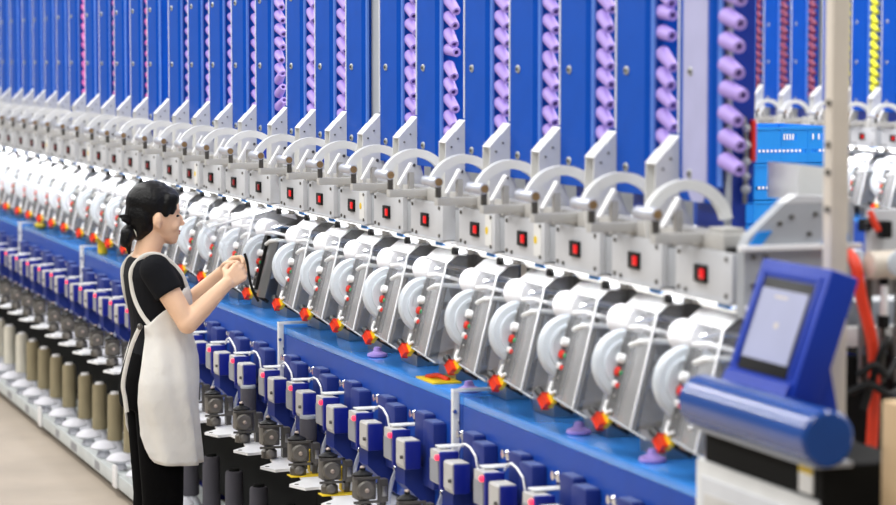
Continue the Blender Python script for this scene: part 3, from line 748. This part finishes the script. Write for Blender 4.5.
c0 = crate_proto(5.14, 10.6, 0)
for k in range(1, 10): dup(c0, (5.14, 10.6, k*.1725), 'bright blue plastic crate, topmost of its stack behind the machine' if k == 9 else 'bright blue plastic crate, %s from the top of its stack' % nth(9-k))
c0['label'] = 'bright blue plastic crate standing on the floor under nine others'

# ------------------------------------------------------------------ second machine behind
XO = 5.2
BGY = [16.31, 15.91, 15.51, 15.09, 14.63, 14.23, 13.83, 13.43, 13.03, 12.58, 12.18]
for a, b in ((11.9, 12.8), (12.8, 14.86), (14.86, 16.9)):
    head_beam(a, b, XO, 'grey beam under the winding heads of the second machine', 'head beams of the second machine')
    strip_lamp(a, b, XO, 'slim lamp under the winding heads of the second machine', 'strip lamps of the second machine', 12)
    table_section(a, b, XO, 'blue machine table of the second machine behind the crates', 'table sections of the second machine')
for yy in BGY:
    dup(col1, (2.58+XO, yy, 1.6), 'blue column of the second machine with %s' % ('maroon thread cones' if 15 < yy < 16 else 'yellow thread cones' if 13.6 < yy < 15 else 'no thread cones'), 'blue columns of the second machine')
    dup(ca0, (2.49+XO, yy+.25, 1.60), 'wedge bracket with curved arm on the second machine', 'cradle arms of the second machine')
    dup(H[(False, False)], (2.55+XO, yy, 1.48), 'winding head of the second machine beyond the crates', 'winding heads of the second machine')
    dup(tk0, (2.52+XO, yy+.2, 1.012), 'take-up unit of the second machine under a clear cover', 'take-up units of the second machine')
for yy, kind in ((15.91, 'maroon'), (15.51, 'maroon'), (15.09, 'maroon'), (14.63, 'yellow'), (14.23, 'yellow'), (13.83, 'yellow')):
    z = 1.80
    while z < 2.5:
        thread_cone(kind, 2.556+XO, yy+.068, z, 27+random.uniform(-5, 5), 'small %s thread cone on a column of the second machine' % ('dark maroon' if kind == 'maroon' else 'bright yellow'),
                    '%s thread cones of the second machine' % kind, 1.1)
        z += .056

# ------------------------------------------------------------------ the worker
PY = 8.75
wk = (1.89, PY, 0)
def remesh(o, voxel, smooth_it=6):
    m = o.modifiers.new('remesh', 'REMESH'); m.mode = 'VOXEL'; m.voxel_size = voxel; m.use_smooth_shade = True
    s_ = o.modifiers.new('smooth', 'SMOOTH'); s_.factor = .5; s_.iterations = smooth_it
def rings_xy(rows, n=28, p=2.3):
    out = []
    for z, cx, rx, ry in rows:
        ring = []
        for k in range(n):
            a = 2*math.pi*k/n; c, s_ = math.cos(a), math.sin(a)
            ring.append(vec(cx+rx*math.copysign(abs(c)**(2/p), c), PY+ry*math.copysign(abs(s_)**(2/p), s_), z))
        out.append(ring)
    return out
TORSO = [(.84, 1.890, .112, .155), (.90, 1.892, .112, .155), (.98, 1.902, .102, .140), (1.06, 1.906, .090, .122), (1.12, 1.904, .092, .124),
         (1.20, 1.895, .096, .132), (1.27, 1.880, .088, .142), (1.305, 1.870, .072, .138), (1.33, 1.862, .056, .100), (1.345, 1.860, .050, .072)]
worker = thing('person', 'woman in black T-shirt and white apron reaching into the machine', 'person', wk)
b = MB()
b.ring_loft(rings_xy(TORSO))
b.ring_loft(rings_xy([(1.30, 1.85, .05, .056), (1.36, 1.862, .049, .052), (1.40, 1.876, .050, .051), (1.45, 1.885, .05, .05)], 20, 2))
# head, turned a little down
HX = .010
def HEADR(rows, n, p): return rings_xy([(z, c+HX, a, q) for z, c, a, q in rows], n, p)
b.ring_loft(HEADR([(1.383, 1.938, .016, .018), (1.392, 1.930, .030, .032), (1.41, 1.916, .048, .046), (1.435, 1.902, .064, .058), (1.46, 1.893, .074, .066),
                      (1.49, 1.886, .082, .071), (1.53, 1.881, .085, .074), (1.565, 1.878, .077, .068), (1.59, 1.876, .052, .048), (1.602, 1.876, .02, .02)], 28, 2.1))
b.ell((1.976, PY, 1.468), (.017, .011, .022), 12); b.ell((1.987, PY, 1.456), (.013, .0125, .010), 12)
b.ell((1.967, PY, 1.424), (.012, .021, .011), 12); b.ell((1.955, PY, 1.397), (.014, .018, .013), 12)
b.ell((1.966, PY-.026, 1.505), (.010, .022, .007), 10); b.ell((1.966, PY+.026, 1.505), (.010, .022, .007), 10)
b.ell((1.945, PY-.038, 1.45), (.024, .02, .024), 12); b.ell((1.945, PY+.038, 1.45), (.024, .02, .024), 12)
for sy in (-1, 1):
    b.ell((1.882, PY+sy*.079, 1.474), (.017, .012, .028), 12, rotm('Y', 14)); b.ell((1.886, PY+sy*.074, 1.450), (.009, .010, .011), 10)
# legs
for sy in (-1, 1):
    b.capsule((1.885, PY+sy*.082, .86), (1.892, PY+sy*.082, .48), .082, .056); b.capsule((1.892, PY+sy*.082, .48), (1.865, PY+sy*.082, .09), .054, .036)
# arms
RS, RE, RW = vec(1.862, 8.608, 1.300), vec(1.958, 8.545, 1.118), vec(2.114, 8.595, 1.250)
LS, LE, LW = vec(1.868, 8.892, 1.298), vec(2.030, 8.965, 1.115), vec(2.150, 8.805, 1.272)
b.capsule(RS, RE, .046, .036, 16); b.capsule(RE, RE.lerp(RW, .35), .0385, .036, 16); b.capsule(RE.lerp(RW, .35), RW, .036, .024, 16)
b.capsule(LS, LE, .046, .036, 16); b.capsule(LE, LE.lerp(LW, .35), .0385, .036, 16); b.capsule(LE.lerp(LW, .35), LW, .036, .024, 16)
def hand(wrist, d, n, curl):
    d = vec(*d).normalized(); n = vec(*n); n = (n-d*n.dot(d)).normalized(); w = d.cross(n).normalized()
    if w.z < 0: w = -w
    kn = []
    for k, (off, l) in enumerate(((.027, .068), (.009, .074), (-.009, .070), (-.026, .056))):
        base = wrist+w*off*.55+d*.012; K = wrist+d*(.072-.004*abs(k-1))+w*off
        b.capsule(base, K, .0145, .0115, 10)
        p = K; r = .0095 if k < 3 else .0082
        ang = 0
        for seg, (frac, c_) in enumerate(((.45, curl[0]), (.30, curl[1]), (.25, curl[2]))):
            ang += math.radians(c_+3*k)
            q = p+(d*math.cos(ang)+n*math.sin(ang)-w*off*.10)*l*frac
            b.capsule(p, q, r, r*.9, 10); p = q; r *= .9
        kn.append(p)
    # thumb leaves the side of the palm near its base
    p0 = wrist+d*.018+w*.018; p1 = p0+(d*.45+w*.55+n*.5).normalized()*.036; p2 = p1+(d*.85+w*.1+n*.5).normalized()*.030; p3 = p2+(d*.9-w*.2+n*.35).normalized()*.024
    b.capsule(p0, p1, .0145, .0115, 10); b.capsule(p1, p2, .0112, .0098, 10); b.capsule(p2, p3, .0096, .008, 10)
    return kn, p3
rk, rth = hand(RW, (.74, .30, .52), (.15, .95, -.1), (32, 48, 30))
lk, lth = hand(LW, (.70, -.42, .50), (.1, -.85, -.45), (28, 42, 28))
body = part('body', b, 'skin', worker, wk); remesh(body, .0042, 4)
# face details
for sy in (-1, 1):
    part('eye', MB().ell((1.960, PY+sy*.038, 1.485), (.011, .012, .0048), 10), 'hair', body, wk)
    part('eyebrow', MB().tube([(1.968, PY+sy*.014, 1.512), (1.967, PY+sy*.028, 1.516), (1.957, PY+sy*.044, 1.511)], .0032, 6), 'hair', body, wk)
part('lips', MB().ell((1.976, PY, 1.4275), (.006, .017, .0045), 12).ell((1.975, PY, 1.4195), (.006, .015, .0045), 12), 'lips', body, wk)
# hair
h = MB()
h.ell((1.880, PY, 1.531), (.095, .083, .080), 24); h.ell((1.842, PY, 1.485), (.060, .074, .085), 20); h.ell((1.832, PY, 1.44), (.035, .055, .045), 16)
h.ell((1.925, PY, 1.545), (.054, .072, .045), 18)
for k in range(15):
    a = -.066+.132*k/14
    xx = 1.960-.9*a*a*3.6
    h.capsule((xx-.02, PY+a*.95, 1.555), (xx+.003, PY+a*1.05, 1.510+.002*(k % 2)), .015, .0055, 8)
for sy in (-1, 1): h.capsule((1.918, PY+sy*.070, 1.53), (1.912, PY+sy*.071, 1.488), .016, .007, 10)
for sy in (-1, 1): h.capsule((1.945, PY+sy*.062, 1.548), (1.938, PY+sy*.068, 1.498), .018, .009, 10); h.capsule((1.925, PY+sy*.068, 1.545), (1.918, PY+sy*.071, 1.490), .018, .008, 10)
hair = part('hair', h, 'hair', worker, wk); remesh(hair, .004, 9)
tl = MB()
tl.capsule((1.80, PY-.01, 1.478), (1.758, PY-.03, 1.487), .018, .006, 10); tl.capsule((1.810, PY-.02, 1.462), (1.765, PY-.04, 1.475), .016, .006, 10); tl.capsule((1.815, PY, 1.45), (1.79, PY-.02, 1.425), .026, .030, 12); tl.capsule((1.785, PY-.03, 1.425), (1.775, PY-.035, 1.395), .026, .02, 12)
tl.capsule((1.785, PY-.03, 1.40), (1.79, PY-.03, 1.355), .017, .006, 10)
tail = part('hair_bun', tl, 'hair', hair, wk); remesh(tail, .004, 3)
part('hair_tie', MB().lathe([(.026, 0), (.029, .006), (.029, .014), (.026, .02)], (1.818, PY-.012, 1.437), (-.7, -.2, -.5), 18), 'cream_yarn', hair, wk)
# T-shirt
s_ = MB()
s_.ring_loft(rings_xy([(z, cx, rx+.012, ry+.012) for z, cx, rx, ry in TORSO[1:-1]]+[(1.338, 1.858, .060, .078)]))
for S_, E_ in ((RS, RE), (LS, LE)):
    s_.capsule(S_+vec(-.002, 0, .002), S_.lerp(E_, .2), .057, .056, 18); s_.cyl(S_.lerp(E_, .15), S_.lerp(E_, .43), .056, .054, 20)
shirt = part('shirt', s_, 'shirt', worker, wk, 'black T-shirt'); remesh(shirt, .005, 4)
# trousers and shoes
p_ = MB()
p_.ring_loft(rings_xy([(.80, 1.885, .122, .165), (.86, 1.886, .128, .168), (.92, 1.890, .124, .164), (1.0, 1.902, .110, .146), (1.04, 1.905, .104, .138)]))
for sy in (-1, 1):
    p_.capsule((1.882, PY+sy*.074, .86), (1.893, PY+sy*.078, .48), .090, .074, 18); p_.cyl((1.893, PY+sy*.078, .48), (1.872, PY+sy*.08, .07), .074, .064, 20)
tr = part('trousers', p_, 'trousers', worker, wk, 'loose black trousers'); remesh(tr, .007, 6)
for sy in (-1, 1):
    q = MB(); yy = PY+sy*.084
    q.ring_loft([[vec(x, yy+ry*math.cos(2*math.pi*k/16), max(.0, zc+rz*math.sin(2*math.pi*k/16))) for k in range(16)] for x, ry, zc, rz in
                 ((1.80, .02, .035, .03), (1.815, .036, .04, .04), (1.87, .04, .045, .045), (1.94, .042, .036, .036), (2.0, .044, .028, .028), (2.04, .032, .02, .02), (2.055, .012, .015, .012))])
    part('shoe', q, 'black', worker, wk)
# apron: one sheet wrapped round the front, wide skirt and narrowing bib
def body_at(z):
    T = [(.5, 1.908, .140, .170), (.62, 1.906, .138, .170), (.74, 1.900, .137, .172)]+[(a, c_, rx+.03 if a < 1.0 else rx+.022, ry+.03 if a < 1.0 else ry+.022) for a, c_, rx, ry in TORSO]
    for (a, c0_, x0, y0), (b_, c1_, x1, y1) in zip(T, T[1:]):
        if a <= z <= b_:
            q = (z-a)/(b_-a); return c0_+(c1_-c0_)*q, x0+(x1-x0)*q, y0+(y1-y0)*q
ap = MB(); NA, NZ = 44, 36; G = []
for j in range(NZ+1):
    row = []
    for k in range(NA+1):
        q = 2*k/NA-1
        amax = 2.3
        a = q*amax
        hem = .60+.03*abs(q)**3+ (.09*(max(0, abs(q)-.84)/.16)**2)
        top = 1.235-.13*min(1, max(0, (abs(q)-.36)/.60))
        z = hem+(top-hem)*j/NZ
        c_, rx, ry = body_at(z)
        w_ = max(0, 1-(z-.6)/.5)
        fold = .007*math.sin(9*a+2*z*3)*w_+.003*math.sin(14*a+20*z)
        cc, ss = math.cos(a), math.sin(a); e = 2/2.3
        row.append(ap.bm.verts.new((c_+(rx+fold)*math.copysign(abs(cc)**e, cc), PY+(ry+fold)*math.copysign(abs(ss)**e, ss), z)))
    G.append(row)
for j in range(NZ):
    for k in range(NA): ap.bm.faces.new((G[j][k], G[j][k+1], G[j+1][k+1], G[j+1][k]))
apron = part('apron', ap, 'apron', worker, wk, 'white cotton apron')
so = apron.modifiers.new('solidify', 'SOLIDIFY'); so.thickness = .004
for sy in (-1, 1):
    def on_body(z, yo, s):
        for (z0, c0_, x0, y0), (z1, c1_, x1, y1) in zip(TORSO, TORSO[1:]):
            if z0 <= z <= z1:
                q = (z-z0)/(z1-z0); c_ = c0_+(c1_-c0_)*q; rx = x0+(x1-x0)*q+.014; ry = y0+(y1-y0)*q+.014
        return (c_+s*rx*max(.05, 1-(yo/ry)**2.3)**(1/2.3), PY+sy*yo, z)
    pts = [on_body(1.21, .07, 1), on_body(1.26, .074, 1), on_body(1.30, .074, 1), (1.905, PY+sy*.076, 1.340), (1.866, PY+sy*.076, 1.353), (1.825, PY+sy*.074, 1.342), on_body(1.30, .072, -1), on_body(1.25, .074, -1),
           on_body(1.20, .080, -1), on_body(1.15, .098, -1), on_body(1.108, .118, -1)]
    part('strap', MB().tube(spline(pts, 5), .0095, 8, .45), 'strap', apron, wk)
part('tie_ribbon', MB().tube(spline([(1.805, PY-.125, 1.10), (1.778, PY-.122, 1.04), (1.758, PY-.12, .97), (1.745, PY-.118, .90), (1.752, PY-.115, .85), (1.758, PY-.115, .80)], 5), .008, 8, .45), 'strap', apron, wk)
part('tie_knot', MB().ell((1.805, PY-.128, 1.103), (.010, .010, .012), 10), 'dark_metal', apron, wk)
# thread strip between her hands
solo('thread_hook', MB().tube(spline([(2.205, 8.70, 1.345), (2.215, 8.70, 1.31), (2.222, 8.705, 1.27), (2.235, 8.71, 1.215), (2.26, 8.72, 1.17)]), .005, 8), 'black', (2.21, 8.70, 1.31),
     'thin black threading hook held in the hands of the worker', 'hook')
